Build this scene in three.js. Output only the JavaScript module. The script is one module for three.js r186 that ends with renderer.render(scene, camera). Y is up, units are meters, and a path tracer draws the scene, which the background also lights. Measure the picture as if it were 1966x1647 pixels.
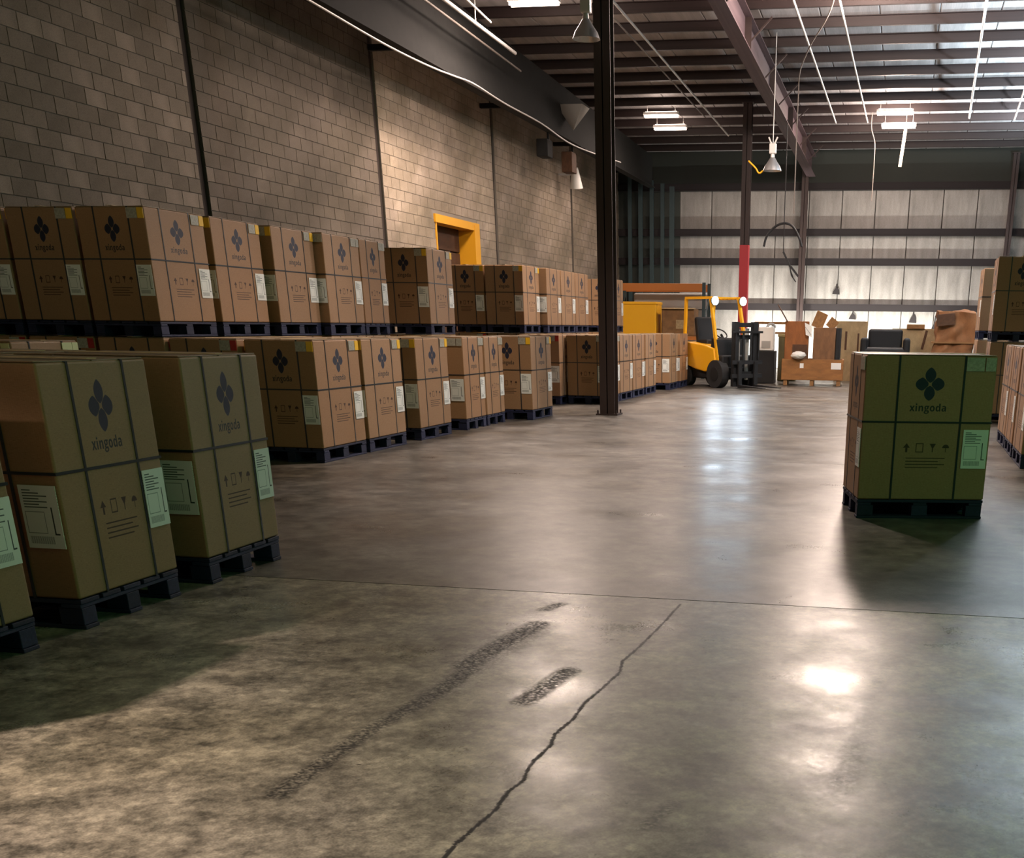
import * as THREE from 'three';
import { RoundedBoxGeometry } from 'three/addons/geometries/RoundedBoxGeometry.js';
import { mergeGeometries } from 'three/addons/utils/BufferGeometryUtils.js';
import { RectAreaLightUniformsLib } from 'three/addons/lights/RectAreaLightUniformsLib.js';
RectAreaLightUniformsLib.init();

// ---------------------------------------------------------------- camera, exposure, light colours
const scene = new THREE.Scene();
scene.background = new THREE.Color(0x000000);
const FULL_W = 2662, FULL_H = 2900, FOCAL = 2100;
const camera = new THREE.PerspectiveCamera(2 * Math.atan(FULL_H / 2 / FOCAL) * 180 / Math.PI, FULL_W / FULL_H, 0.1, 200);
camera.setViewOffset(FULL_W, FULL_H, 0, 0, 1966, 1647);
camera.position.set(0, 1.45, 0);
camera.rotation.set(-0.374256, 0.175106, 0.0130353, 'YXZ');
scene.add(camera);
const renderer = new THREE.WebGLRenderer({ antialias: true });
renderer.toneMapping = THREE.LinearToneMapping;
renderer.toneMappingExposure = 1.0;
renderer.shadowMap.enabled = true;
const WARM = new THREE.Color(1.0, 0.79, 0.67), COOL = new THREE.Color(0.74, 0.9, 1.0), GREEN = new THREE.Color(0.32, 1.0, 0.42), LED = new THREE.Color(0.7, 0.86, 1.0), FLOOD = new THREE.Color(1.0, 0.97, 0.88);
const TUBE_DOWN = 150, TUBE_UP = 12, TUBE_SIDE = 8, COOL_POWER = 3.5, ADDED_UPLIGHT = 2900, GREEN_POWER = 3.3, LED_POWER = 2.5, NEAR_POWER = 1150, AISLE_POWER = 85, FLOOD_POWER = 1650;

// ---------------------------------------------------------------- helpers
let seed = 12345;
const rnd = () => { seed = (seed * 1664525 + 1013904223) >>> 0; return seed / 4294967296; };
const rr = (a, b) => a + (b - a) * rnd();
const names = {};
function numbered(n) { const k = names[n] = (names[n] ?? -1) + 1; return k ? n + '_' + String(k).padStart(3, '0') : n; }
function tag(o, label, category, group, kind) {
  if (label) o.userData.label = label; if (category) o.userData.category = category; if (group) o.userData.group = group; if (kind) o.userData.kind = kind;
  return o;
}
function thing(name, label, category, pos = [0, 0, 0], turn = 0, group) {
  const o = new THREE.Group(); o.name = numbered(name); o.position.set(...pos); o.rotation.y = turn; scene.add(o);
  return tag(o, label, category, group);
}
function part(name, geo, mat, parent) {
  const m = new THREE.Mesh(Array.isArray(geo) ? merge(geo) : geo, mat); m.name = name; m.castShadow = m.receiveShadow = true; parent.add(m); return m;
}
function solo(name, geo, mat, label, category, group) { return tag(part(numbered(name), geo, mat, scene), label, category, group); }
function structure(name, parent) { const o = new THREE.Group(); o.name = name; o.userData.kind = 'structure'; (parent || scene).add(o); return o; }
const merge = (l) => mergeGeometries(l.map((g) => g.index ? g.toNonIndexed() : g));
const box = (w, h, d, x = 0, y = 0, z = 0) => new THREE.BoxGeometry(w, h, d).translate(x, y, z);
const rbox = (w, h, d, x = 0, y = 0, z = 0, r = 0.01, s = 1) => new RoundedBoxGeometry(w, h, d, s, Math.min(r, w / 2.1, h / 2.1, d / 2.1)).translate(x, y, z);
const cyl = (r0, r1, h, x = 0, y = 0, z = 0, n = 16) => new THREE.CylinderGeometry(r0, r1, h, n).translate(x, y, z);
function bar(a, b, w, d = w) { // rectangular bar from a to b
  const A = new THREE.Vector3(...a), B = new THREE.Vector3(...b), L = A.distanceTo(B);
  const g = new THREE.BoxGeometry(w, L, d), q = new THREE.Quaternion().setFromUnitVectors(new THREE.Vector3(0, 1, 0), B.clone().sub(A).normalize());
  const m = A.clone().add(B).multiplyScalar(0.5); return g.applyQuaternion(q).translate(m.x, m.y, m.z);
}
function rod(a, b, r, n = 8) {
  const A = new THREE.Vector3(...a), B = new THREE.Vector3(...b), L = A.distanceTo(B);
  const g = new THREE.CylinderGeometry(r, r, L, n), q = new THREE.Quaternion().setFromUnitVectors(new THREE.Vector3(0, 1, 0), B.clone().sub(A).normalize());
  const m = A.clone().add(B).multiplyScalar(0.5); return g.applyQuaternion(q).translate(m.x, m.y, m.z);
}
const tube = (pts, r, seg = 40, n = 8) => new THREE.TubeGeometry(new THREE.CatmullRomCurve3(pts.map((p) => new THREE.Vector3(...p))), seg, r, n);
function extr(pts, depth, bevel = 0) { // outline in xy, extruded along z, centred
  const s = new THREE.Shape(pts.map((p) => new THREE.Vector2(...p)));
  return new THREE.ExtrudeGeometry(s, { depth, bevelEnabled: bevel > 0, bevelSize: bevel, bevelThickness: bevel, bevelSegments: 2 }).translate(0, 0, -depth / 2);
}
function uvWorld(g, s = 1) { // box-projected uv in metres
  if (g.index) g = g.toNonIndexed();
  const p = g.attributes.position, n = g.attributes.normal, uv = new Float32Array(p.count * 2);
  for (let i = 0; i < p.count; i++) {
    const ax = Math.abs(n.getX(i)), ay = Math.abs(n.getY(i)), az = Math.abs(n.getZ(i));
    const [u, v] = ay > ax && ay > az ? [p.getX(i), p.getZ(i)] : ax > az ? [p.getZ(i), p.getY(i)] : [p.getX(i), p.getY(i)];
    uv[2 * i] = u * s; uv[2 * i + 1] = v * s;
  }
  return g.setAttribute('uv', new THREE.BufferAttribute(uv, 2));
}
// tiling value noise
function lattice(n) { const a = new Float32Array(n * n); for (let i = 0; i < a.length; i++) a[i] = rnd(); return a; }
const LAT = lattice(256);
function vn(x, y, per) {
  const xi = Math.floor(x), yi = Math.floor(y), fx = x - xi, fy = y - yi, sx = fx * fx * (3 - 2 * fx), sy = fy * fy * (3 - 2 * fy);
  const w = (i) => ((i % per) + per) % per, at = (i, j) => LAT[(w(j) * 61 + 17) % 256 * 256 + (w(i) * 37 + w(j) * 11) % 256];
  const a = at(xi, yi), b = at(xi + 1, yi), c = at(xi, yi + 1), d = at(xi + 1, yi + 1);
  return (a + (b - a) * sx) * (1 - sy) + (c + (d - c) * sx) * sy;
}
function fbm(u, v, per, oct = 5) { let s = 0, a = 0.5, t = 0; for (let o = 0; o < oct; o++) { s += a * vn(u * per, v * per, per); t += a; a *= 0.55; per *= 2; } return s / t; }
function dataTex(w, h, fn, srgb, repeat = true) {
  const d = new Uint8Array(w * h * 4);
  for (let j = 0; j < h; j++) for (let i = 0; i < w; i++) { const c = fn(i / w, j / h, i, j); for (let k = 0; k < 3; k++) d[(j * w + i) * 4 + k] = Math.max(0, Math.min(255, c[k])); d[(j * w + i) * 4 + 3] = 255; }
  const t = new THREE.DataTexture(d, w, h); t.magFilter = THREE.LinearFilter; t.minFilter = THREE.LinearMipmapLinearFilter; t.generateMipmaps = true;
  if (repeat) t.wrapS = t.wrapT = THREE.RepeatWrapping; if (srgb) t.colorSpace = THREE.SRGBColorSpace; t.needsUpdate = true; return t;
}
function rep(t, x, y) { const c = t.clone(); c.repeat.set(x, y); c.needsUpdate = true; return c; }
const std = (o) => new THREE.MeshStandardMaterial(o);
const lin = (r, g, b) => new THREE.Color().setRGB(r, g, b);

// ---------------------------------------------------------------- textures and materials
const grainTex = dataTex(256, 256, (u, v) => { const n = 190 + 60 * fbm(u, v, 8) - 30 + rr(-14, 14); return [n, n, n]; }, true);
const concreteTex = dataTex(1024, 1024, (u, v) => {
  const a = fbm(u, v, 6, 6), b = fbm(u + 0.37, v * 1 + 0.11, 24, 5), fine = fbm(u, v, 64, 3), st = fbm(u * 1, v, 3, 3), g = rr(-13, 13);
  const k = 136 + (a - 0.5) * 80 + (b - 0.5) * 100 + (fine - 0.5) * 70 + g; return [k * 1.0, k * (0.945 + (st - 0.5) * 0.08), k * (0.86 + (st - 0.5) * 0.2)];
}, true);
const floorRough = dataTex(512, 512, (u, v) => { const k = 120 + (fbm(u, v, 6, 5) - 0.5) * 70 + rr(-10, 10); return [k, k, k]; });
const floorBump = dataTex(512, 512, (u, v) => { const k = 128 + (fbm(u, v, 24, 4) - 0.5) * 160; return [k, k, k]; });
// the near slab: 10 m x 6 m with its own crack, tyre marks and stains
const SLAB = { x0: -7, x1: 3, z0: -6, z1: 0 };
const crack = [[-1.24, -2.3], [-1.21, -2.68], [-1.21, -2.77], [-1.2, -2.87], [-1.18, -3.03], [-1.19, -3.18], [-1.17, -3.28], [-1.19, -3.39], [-1.19, -3.49], [-1.18, -3.63], [-1.2, -3.74], [-1.18, -3.92], [-1.19, -4.12], [-1.17, -4.3], [-1.15, -4.57], [-1.18, -4.73], [-1.16, -4.96], [-1.14, -5.42], [-1.13, -5.89]];
function distTo(list, x, z) {
  let best = 9;
  for (let i = 0; i + 1 < list.length; i++) {
    const [ax, az] = list[i], [bx, bz] = list[i + 1], dx = bx - ax, dz = bz - az, t = Math.max(0, Math.min(1, ((x - ax) * dx + (z - az) * dz) / (dx * dx + dz * dz)));
    best = Math.min(best, Math.hypot(x - ax - t * dx, z - az - t * dz));
  }
  return best;
}
const marks = [ // tyre scuffs and stains: path, half width, strength
  [[[-1.86, -4.52], [-1.83, -4.86], [-1.77, -5.3]], 0.06, 0.85], [[[-1.82, -4.46], [-1.83, -4.05], [-1.89, -3.71], [-1.91, -3.37], [-1.92, -3.0]], 0.045, 0.6],
  [[[-1.44, -4.08], [-1.4, -4.36], [-1.38, -4.54]], 0.05, 0.8], [[[-1.83, -5.6], [-1.78, -5.74]], 0.04, 0.8], [[[-0.68, -3.0], [-0.63, -3.2]], 0.03, 0.4],
  [[[-1.7, -5.3], [-1.86, -3.9]], 0.06, 0.22], [[[-2.9, -5.9], [-2.6, -4.6], [-2.7, -3.4]], 0.05, 0.16], [[[0.2, -5.9], [0.0, -4.6], [-0.1, -3.4]], 0.05, 0.14]];
const slabTex = dataTex(2048, 1228, (u, v) => {
  const x = SLAB.x0 + u * (SLAB.x1 - SLAB.x0), z = SLAB.z1 + v * (SLAB.z0 - SLAB.z1);
  const a = fbm(u * 2.5, v * 1.5, 5, 7), b = fbm(u * 5 + 0.3, v * 3, 22, 5), fine = fbm(u * 9 + 0.7, v * 5.4, 48, 3), c = fbm(u * 1.5 + 0.2, v + 0.6, 6, 3);
  const streak = fbm(u * 1.2 + 0.1, v * 6, 8, 4);
  let k = 140 + (a - 0.5) * 95 + (b - 0.5) * 110 + (fine - 0.5) * 80 + (streak - 0.5) * 60 + rr(-18, 18), w = c - 0.5;
  for (const [path, half, s] of marks) { const d = distTo(path, x, z); if (d < half * 2.5) k *= 1 - s * Math.max(0, Math.min(1, (1.35 - d / half) * 1.2)) * Math.max(0, Math.min(1, (fbm(u * 30, v * 30, 40, 3) - 0.38) * 4.2)); }
  const d = distTo(crack, x, z); if (d < 0.05) { if (d < 0.002 + 0.01 * fbm(u * 30, v * 18, 32, 2)) k *= 0.22; }
  if (vn(u * 230, v * 140, 999) > 0.985) k *= 0.55;
  return [k * (1 + w * 0.05), k * (0.945 + w * 0.06), k * (0.845 + w * 0.14)];
}, true, false);
const slabRough = dataTex(1365, 819, (u, v) => {
  const x = SLAB.x0 + u * 10, z = SLAB.z1 - v * 6;
  let k = 122 + (fbm(u * 5, v * 3, 6, 5) - 0.5) * 90 + rr(-12, 12);
  for (const [path, half, s] of marks) { const d = distTo(path, x, z); if (d < half * 2) k += 170 * s * Math.max(0, Math.min(1, (1.35 - d / half) * 1.2)) * Math.max(0, Math.min(1, (fbm(u * 30, v * 30, 40, 3) - 0.4) * 4.5)); }
  if (distTo(crack, x, z) < 0.002 + 0.008 * fbm(u * 30, v * 18, 32, 2)) k = 235;
  return [k, k, k];
}, false, false);
const wallTex = dataTex(1024, 1024, (u, v) => {
  const a = fbm(u, v, 4, 6), b = fbm(u + v, v * 1, 6, 4), s = fbm(u + 2 * v, v - u, 9, 3), g = rr(-14, 14);
  const k = 140 + (a - 0.5) * 55 + (b - 0.5) * 55 + (s > 0.6 ? (s - 0.6) * 50 : 0) + g; return [k * 1.22, k * 1.12, k * (0.98 + (b - 0.5) * 0.1)];
}, true);
function canvas(w, h, draw) { const c = document.createElement('canvas'); c.width = w; c.height = h; draw(c.getContext('2d'), w, h); const t = new THREE.CanvasTexture(c); t.colorSpace = THREE.SRGBColorSpace; t.anisotropy = 8; return t; }
// carton print: left half the printed side, right half plain board
const cartonTex = canvas(1536, 820, (g, w, h) => {
  g.fillStyle = '#b18c69'; g.fillRect(0, 0, w, h);
  for (let i = 0; i < 26000; i++) { const a = rnd(); g.fillStyle = a < 0.5 ? 'rgba(84,58,36,0.10)' : 'rgba(232,196,150,0.10)'; g.fillRect(rnd() * w, rnd() * h, rr(2, 14), rr(1, 3)); }
  for (let x = 0; x < w; x += 9) { g.fillStyle = 'rgba(90,60,30,0.05)'; g.fillRect(x, 0, 3, h); }
  const W = 768, cx = W * 0.5, cy = h * 0.19, s = h * 0.06;
  g.save(); g.translate(cx, cy); g.scale(1.3, 1); g.fillStyle = '#1c2440';
  const petal = (dx, dy, px, py) => { g.beginPath(); g.moveTo(dx, dy - py); g.bezierCurveTo(dx + px * 0.7, dy - py * 0.75, dx + px * 1.25, dy - py * 0.1, dx + px * 0.72, dy + py * 0.55); g.bezierCurveTo(dx + px * 0.5, dy + py * 0.8, dx + px * 0.2, dy + py * 0.95, dx, dy + py); g.bezierCurveTo(dx - px * 0.2, dy + py * 0.95, dx - px * 0.5, dy + py * 0.8, dx - px * 0.72, dy + py * 0.55); g.bezierCurveTo(dx - px * 1.25, dy - py * 0.1, dx - px * 0.7, dy - py * 0.75, dx, dy - py); g.fill(); };
  petal(0, -s * 1.02, s * 0.52, s * 0.86); petal(0, s * 1.02, s * 0.52, s * 0.86); petal(-s * 0.72, 0, s * 0.62, s * 0.74); petal(s * 0.72, 0, s * 0.62, s * 0.74);
  g.strokeStyle = 'rgba(150,125,95,0.75)'; g.lineWidth = 2.5;
  for (const [a, b] of [[-1, -1], [1, -1]]) { g.beginPath(); g.moveTo(a * s * 0.8, b * s * 1.0); g.lineTo(-a * s * 0.8, -b * s * 1.0); g.stroke(); }
  g.restore();
  g.fillStyle = '#2c2a2e'; g.font = 'bold ' + Math.round(h * 0.07) + 'px sans-serif'; g.textAlign = 'center'; g.fillText('xingoda', cx, h * 0.375);
  g.fillStyle = '#4a2f20'; g.strokeStyle = '#4a2f20'; g.lineWidth = 5;
  const ix = (i) => W * (0.36 + 0.1 * i), iy = h * 0.63;
  g.beginPath(); g.moveTo(ix(0), iy - 26); g.lineTo(ix(0) + 20, iy); g.lineTo(ix(0) - 20, iy); g.fill(); g.fillRect(ix(0) - 6, iy, 12, 26);
  g.strokeRect(ix(1) - 20, iy - 24, 40, 48); g.beginPath(); g.moveTo(ix(2) - 18, iy - 24); g.lineTo(ix(2) + 18, iy - 24); g.lineTo(ix(2) + 3, iy + 2); g.lineTo(ix(2) + 3, iy + 24); g.lineTo(ix(2) - 3, iy + 24); g.lineTo(ix(2) - 3, iy + 2); g.fill();
  g.beginPath(); g.arc(ix(3), iy, 20, Math.PI, 0); g.fill(); g.fillRect(ix(3) - 2, iy, 4, 24);
  for (let k = 0; k < 4; k++) g.fillRect(W * 0.36, h * (0.7 + 0.022 * k), W * (0.3 - 0.05 * (k % 2)), 5);
});
const labelTex = canvas(256, 384, (g, w, h) => {
  g.fillStyle = '#e9ece8'; g.fillRect(0, 0, w, h); g.fillStyle = '#55605f';
  for (let k = 0; k < 7; k++) g.fillRect(22, 26 + k * 17, 60 + (k * 53) % 110, 7);
  g.lineWidth = 4; g.strokeStyle = '#7a8684'; g.strokeRect(20, 160, 130, 130);
  for (let k = 0; k < 34; k++) g.fillRect(22 + k * 5, 310, 1 + (k * 7) % 3, 46);
  g.lineWidth = 9; g.strokeStyle = '#2f3a3a'; g.beginPath(); g.moveTo(205, 130); g.lineTo(205, 295); g.lineTo(235, 295); g.stroke();
});
const kraft = [[0.78, 0.76, 0.72], [0.72, 0.7, 0.66], [0.76, 0.7, 0.62]].map((c) => std({ map: cartonTex, color: lin(...c), roughness: 0.62, bumpMap: grainTex, bumpScale: 0.0006 }));
const plainKraft = std({ color: lin(0.52, 0.36, 0.2), roughness: 0.42, map: grainTex });
const paleTape = std({ color: lin(0.62, 0.46, 0.26), roughness: 0.3 });
const strapMat = std({ color: lin(0.02, 0.025, 0.03), roughness: 0.35 });
const labelMat = std({ map: labelTex, roughness: 0.45 });
const whiteTag = std({ color: lin(0.72, 0.7, 0.58), roughness: 0.4, map: grainTex }), yellowTag = std({ color: lin(0.85, 0.5, 0.02), roughness: 0.4 }), redTag = std({ color: lin(0.4, 0.02, 0.015), roughness: 0.45 }), greenTag = std({ color: lin(0.62, 0.66, 0.36), roughness: 0.45 });
const blueWood = [lin(0.014, 0.022, 0.09), lin(0.01, 0.017, 0.07), lin(0.02, 0.03, 0.11)].map((c) => std({ color: c, roughness: 0.7, map: grainTex, bumpMap: grainTex, bumpScale: 0.002 }));
const rawWood = std({ color: lin(0.5, 0.24, 0.08), roughness: 0.8, map: grainTex });
const concrete = std({ map: rep(concreteTex, 0.22, 0.22), color: lin(0.44, 0.44, 0.44), roughnessMap: rep(floorRough, 0.3, 0.3), roughness: 0.75, bumpMap: rep(floorBump, 0.35, 0.35), bumpScale: 0.0025 });
const concreteNear = std({ map: slabTex, color: lin(0.8, 0.8, 0.8), roughnessMap: slabRough, roughness: 0.72, bumpMap: rep(floorBump, 3.5, 2.1), bumpScale: 0.0025 });
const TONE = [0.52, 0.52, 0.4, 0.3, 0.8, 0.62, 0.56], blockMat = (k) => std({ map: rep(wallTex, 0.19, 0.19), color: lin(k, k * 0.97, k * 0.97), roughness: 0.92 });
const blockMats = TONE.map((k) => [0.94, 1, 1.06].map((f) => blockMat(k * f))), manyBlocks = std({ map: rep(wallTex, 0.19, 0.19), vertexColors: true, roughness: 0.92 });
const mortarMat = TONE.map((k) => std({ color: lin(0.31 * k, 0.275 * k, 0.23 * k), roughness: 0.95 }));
const jointMat = std({ color: lin(0.03, 0.02, 0.015), roughness: 0.95 });
const purlinMat = std({ color: lin(0.035, 0.015, 0.014), roughness: 0.6, map: grainTex });
const blanket = [0.72, 0.68, 0.7].map((k) => std({ color: lin(k, k * 0.95, k * 0.95), roughness: 0.55, map: grainTex }));
const deckMat = std({ color: lin(0.06, 0.02, 0.014), roughness: 0.9, map: grainTex });
const girderMat = std({ color: lin(0.2, 0.13, 0.145), roughness: 0.7, map: grainTex });
const darkSteel = std({ color: lin(0.035, 0.02, 0.018), roughness: 0.6 });
const eaveSteel = std({ color: lin(0.014, 0.014, 0.013), roughness: 0.95, map: grainTex });
const redSteel = std({ color: lin(0.42, 0.02, 0.03), roughness: 0.5 });
const galv = std({ color: lin(0.62, 0.6, 0.58), roughness: 0.45, metalness: 0.3 });
const dullPipe = std({ color: lin(0.2, 0.17, 0.15), roughness: 0.6 });
const insul = [0.5, 0.47, 0.52].map((k) => std({ color: lin(k, k * 0.94, k * 0.88), roughness: 0.5, map: grainTex }));
const girtMat = std({ color: lin(0.012, 0.008, 0.009), roughness: 0.85 });
const darkPanel = std({ color: lin(0.03, 0.035, 0.03), roughness: 0.8 });
const yellow = std({ color: lin(0.85, 0.42, 0.01), roughness: 0.4 }), yellowDoor = std({ color: lin(0.8, 0.38, 0.015), roughness: 0.5 });
const black = std({ color: lin(0.006, 0.006, 0.007), roughness: 0.7 }), rubber = std({ color: lin(0.015, 0.015, 0.016), roughness: 0.85 });
const orangeSteel = std({ color: lin(0.45, 0.14, 0.02), roughness: 0.5 }), rackBlue = std({ color: lin(0.02, 0.04, 0.045), roughness: 0.6 });
const whiteP = std({ color: lin(0.82, 0.8, 0.76), roughness: 0.5 }), greyP = std({ color: lin(0.35, 0.34, 0.32), roughness: 0.6 }), creamP = std({ color: lin(0.72, 0.5, 0.25), roughness: 0.7, map: grainTex });
const brownCard = std({ color: lin(0.4, 0.2, 0.07), roughness: 0.75, map: grainTex }), darkCard = std({ color: lin(0.16, 0.07, 0.03), roughness: 0.8, map: grainTex });
const aluminium = std({ color: lin(0.75, 0.75, 0.76), roughness: 0.28, metalness: 0.85 });
const hose = std({ color: lin(0.02, 0.02, 0.022), roughness: 0.6 });
const glowFlood = std({ color: 0xffffff, emissive: FLOOD, emissiveIntensity: 5 }), glowTube = std({ color: 0xffffff, emissive: WARM, emissiveIntensity: 6 }), glowCool = std({ color: 0xffffff, emissive: COOL, emissiveIntensity: 6 }), glowGreen = std({ color: 0xffffff, emissive: GREEN, emissiveIntensity: 3 }), glowLed = std({ color: 0xffffff, emissive: LED, emissiveIntensity: 14 });

// ---------------------------------------------------------------- the setting
const X_L = -10.6, X_R = 9, Z_B = -43, Z_F = 6;
const roofY = (z) => 7.52 + 0.02 * (z + 25.5);                                      // underside of the deck
{
  const f = structure('floor');
  const slab = (x0, x1, z0, z1, mat, own) => {
    const g = box(x1 - x0 - 0.012, 0.3, z1 - z0 - 0.012, (x0 + x1) / 2, -0.15, (z0 + z1) / 2);
    if (own) { const p = g.attributes.position, uv = g.attributes.uv; for (let i = 0; i < p.count; i++) uv.setXY(i, (p.getX(i) - SLAB.x0) / 10, (SLAB.z1 - p.getZ(i)) / 6); part('floor_slab', g, mat, f); }
    else part('floor_slab', uvWorld(g), mat, f);
  };
  slab(SLAB.x0, SLAB.x1, SLAB.z0, SLAB.z1, concreteNear, true);
  slab(X_L - 0.3, -7, -6, 0, concrete); slab(3, X_R + 0.3, -6, 0, concrete); slab(X_L - 0.3, X_R + 0.3, 0, Z_F + 0.3, concrete);
  for (const [z0, z1] of [[-12.9, -6], [-19.8, -12.9], [-31, -19.8], [Z_B - 0.3, -31]]) for (const [x0, x1] of [[X_L - 0.3, -7], [-7, 3], [3, X_R + 0.3]]) slab(x0, x1, z0, z1, concrete);
  part('joint_filler', box(X_R - X_L, 0.05, Z_F - Z_B, (X_L + X_R) / 2, -0.3, (Z_F + Z_B) / 2), jointMat, f);
  part('joint_filler', [-6, -12.9, -19.8, -31].map((z) => box(X_R - X_L, 0.1, 0.014, (X_L + X_R) / 2, -0.056, z)), jointMat, f);
}
{
  const w = structure('wall_left'), js = [6, -3.7, -10.4, -16.9, -23.1, -29.8, -36.8, -43];
  const DZ0 = -25.75, DZ1 = -28.4, DY0 = 1.1, DY1 = 3.66;                         // the raised door opening
  const H = 7.8, CO = 0.2, BL = 0.4, GAP = 0.011, cells = [];
  for (let i = 0; i + 1 < js.length; i++) {                                        // one bay of laid blocks between two control joints
    const a = js[i] - 0.1, b = js[i + 1] + 0.1, wall = (z0, z1, y0, y1) => box(0.19, y1 - y0, z0 - z1, X_L - 0.105, (y0 + y1) / 2, (z0 + z1) / 2);
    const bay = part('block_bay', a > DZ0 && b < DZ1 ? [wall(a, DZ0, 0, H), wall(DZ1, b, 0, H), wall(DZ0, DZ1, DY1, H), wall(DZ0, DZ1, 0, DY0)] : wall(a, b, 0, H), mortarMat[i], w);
    if (i) part('control_joint', box(0.1, H, 0.22, X_L - 0.1, H / 2, js[i]), jointMat, w);
    for (let c = 0; c * CO < H - 0.05; c++) {
      let z = a, first = c % 2 === 1;
      while (z > b + 0.06) {
        const len = Math.min(first ? BL / 2 : BL, z - b), zc = z - len / 2, y = c * CO + CO / 2; first = false; z -= len;
        if (zc < DZ0 + 0.12 && zc > DZ1 - 0.12 && y > DY0 - 0.05 && y < DY1 + 0.05) continue;
        const seen = y > 2.35 && y < 6.1 && zc < -10.3;
        cells.push({ i, y, zc, len, bay, d: seen ? Math.hypot(zc, y - 1.45, X_L) : 1e9, k: rnd(), v: Math.floor(rnd() * 4) });
      }
    }
  }
  cells.sort((p, q) => p.d - q.d);
  const shapes = new Map(), rest = [];
  cells.forEach((q, n) => {
    if (n < 300) {
      const key = q.len.toFixed(3) + '_' + q.v;
      if (!shapes.has(key)) { const g = uvWorld(box(0.04, CO - GAP, q.len - GAP)); const uv = g.attributes.uv; for (let t = 0; t < uv.count; t++) uv.setXY(t, uv.getX(t) + q.v * 1.37, uv.getY(t) + q.v * 0.73); shapes.set(key, g); }
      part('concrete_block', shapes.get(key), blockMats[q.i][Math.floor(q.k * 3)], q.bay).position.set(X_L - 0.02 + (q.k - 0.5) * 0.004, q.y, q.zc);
    } else {
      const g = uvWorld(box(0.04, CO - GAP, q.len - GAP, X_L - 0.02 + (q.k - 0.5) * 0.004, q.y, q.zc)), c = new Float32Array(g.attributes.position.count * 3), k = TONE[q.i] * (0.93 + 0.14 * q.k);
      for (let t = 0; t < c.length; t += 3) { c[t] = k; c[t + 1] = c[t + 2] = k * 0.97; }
      g.setAttribute('color', new THREE.BufferAttribute(c, 3)); rest.push(g);
    }
  });
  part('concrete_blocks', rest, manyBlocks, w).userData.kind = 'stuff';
  part('backing', [box(0.1, 7.8, Z_F - DZ0, X_L - 0.26, 3.9, (Z_F + DZ0) / 2), box(0.1, 7.8, DZ1 - Z_B, X_L - 0.26, 3.9, (DZ1 + Z_B) / 2), box(0.1, 3.2, 3.4, X_L - 1.6, 2.4, (DZ0 + DZ1) / 2)], jointMat, w);
  const d = structure('door_1');
  part('door_frame', [box(0.34, 0.17, DZ0 - DZ1 + 0.1, X_L - 0.13, DY1 - 0.03, (DZ0 + DZ1) / 2), box(0.3, DY1 - DY0, 0.05, X_L - 0.13, (DY0 + DY1) / 2, DZ0 - 0.02)], yellowDoor, d);
  part('door_jamb', box(0.5, DY1 - DY0, 0.34, X_L - 0.2, (DY0 + DY1) / 2, DZ1 + 0.15), yellowDoor, d);
  part('door_leaf', [0, 1, 2, 3].map((k) => rbox(0.06, 0.62, 2.5, X_L - 0.4, DY0 + 0.34 + k * 0.64, (DZ0 + DZ1) / 2, 0.02)), darkCard, d);
}
{
  const w = structure('wall_back'), zi = Z_B;
  part('dark_cladding', box(2.3, 7.6, 0.2, -9.5, 3.8, zi - 0.1), darkPanel, w);
  let x = -8.36, i = 0;
  while (x < X_R) { const wd = Math.min(1.16, X_R + 0.2 - x); part('insulation_panel', rbox(wd - 0.016, 6.1, 0.16, x + wd / 2, 3.05, zi - 0.08, 0.03, 2), insul[i % 3], w); x += wd; i++; }
  part('shaded_upper_wall', box(X_R - X_L, 1.6, 0.16, (X_L + X_R) / 2, 6.85, zi - 0.09), darkPanel, w);  // dark colour stands in for the unlit wall above the top girt
  part('backing', box(X_R - X_L + 0.4, 8, 0.1, (X_L + X_R) / 2, 4, zi - 0.25), jointMat, w);
  for (const y of [2.12, 3.62, 4.57, 6.02]) part('girt', [box(X_R - X_L, 0.2, 0.03, (X_L + X_R) / 2, y, zi + 0.18), box(X_R - X_L, 0.03, 0.2, (X_L + X_R) / 2, y + 0.1, zi + 0.1), box(X_R - X_L, 0.03, 0.2, (X_L + X_R) / 2, y - 0.1, zi + 0.1)], girtMat, w);
  const r = structure('wall_right'); part('cladding', box(0.2, 8, Z_F - Z_B + 0.6, X_R + 0.1, 4, (Z_F + Z_B) / 2), darkPanel, r);
  const q = structure('wall_front'); part('cladding', box(X_R - X_L + 0.6, 8, 0.2, (X_R + X_L) / 2, 4, Z_F + 0.1), darkPanel, q);
}
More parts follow.
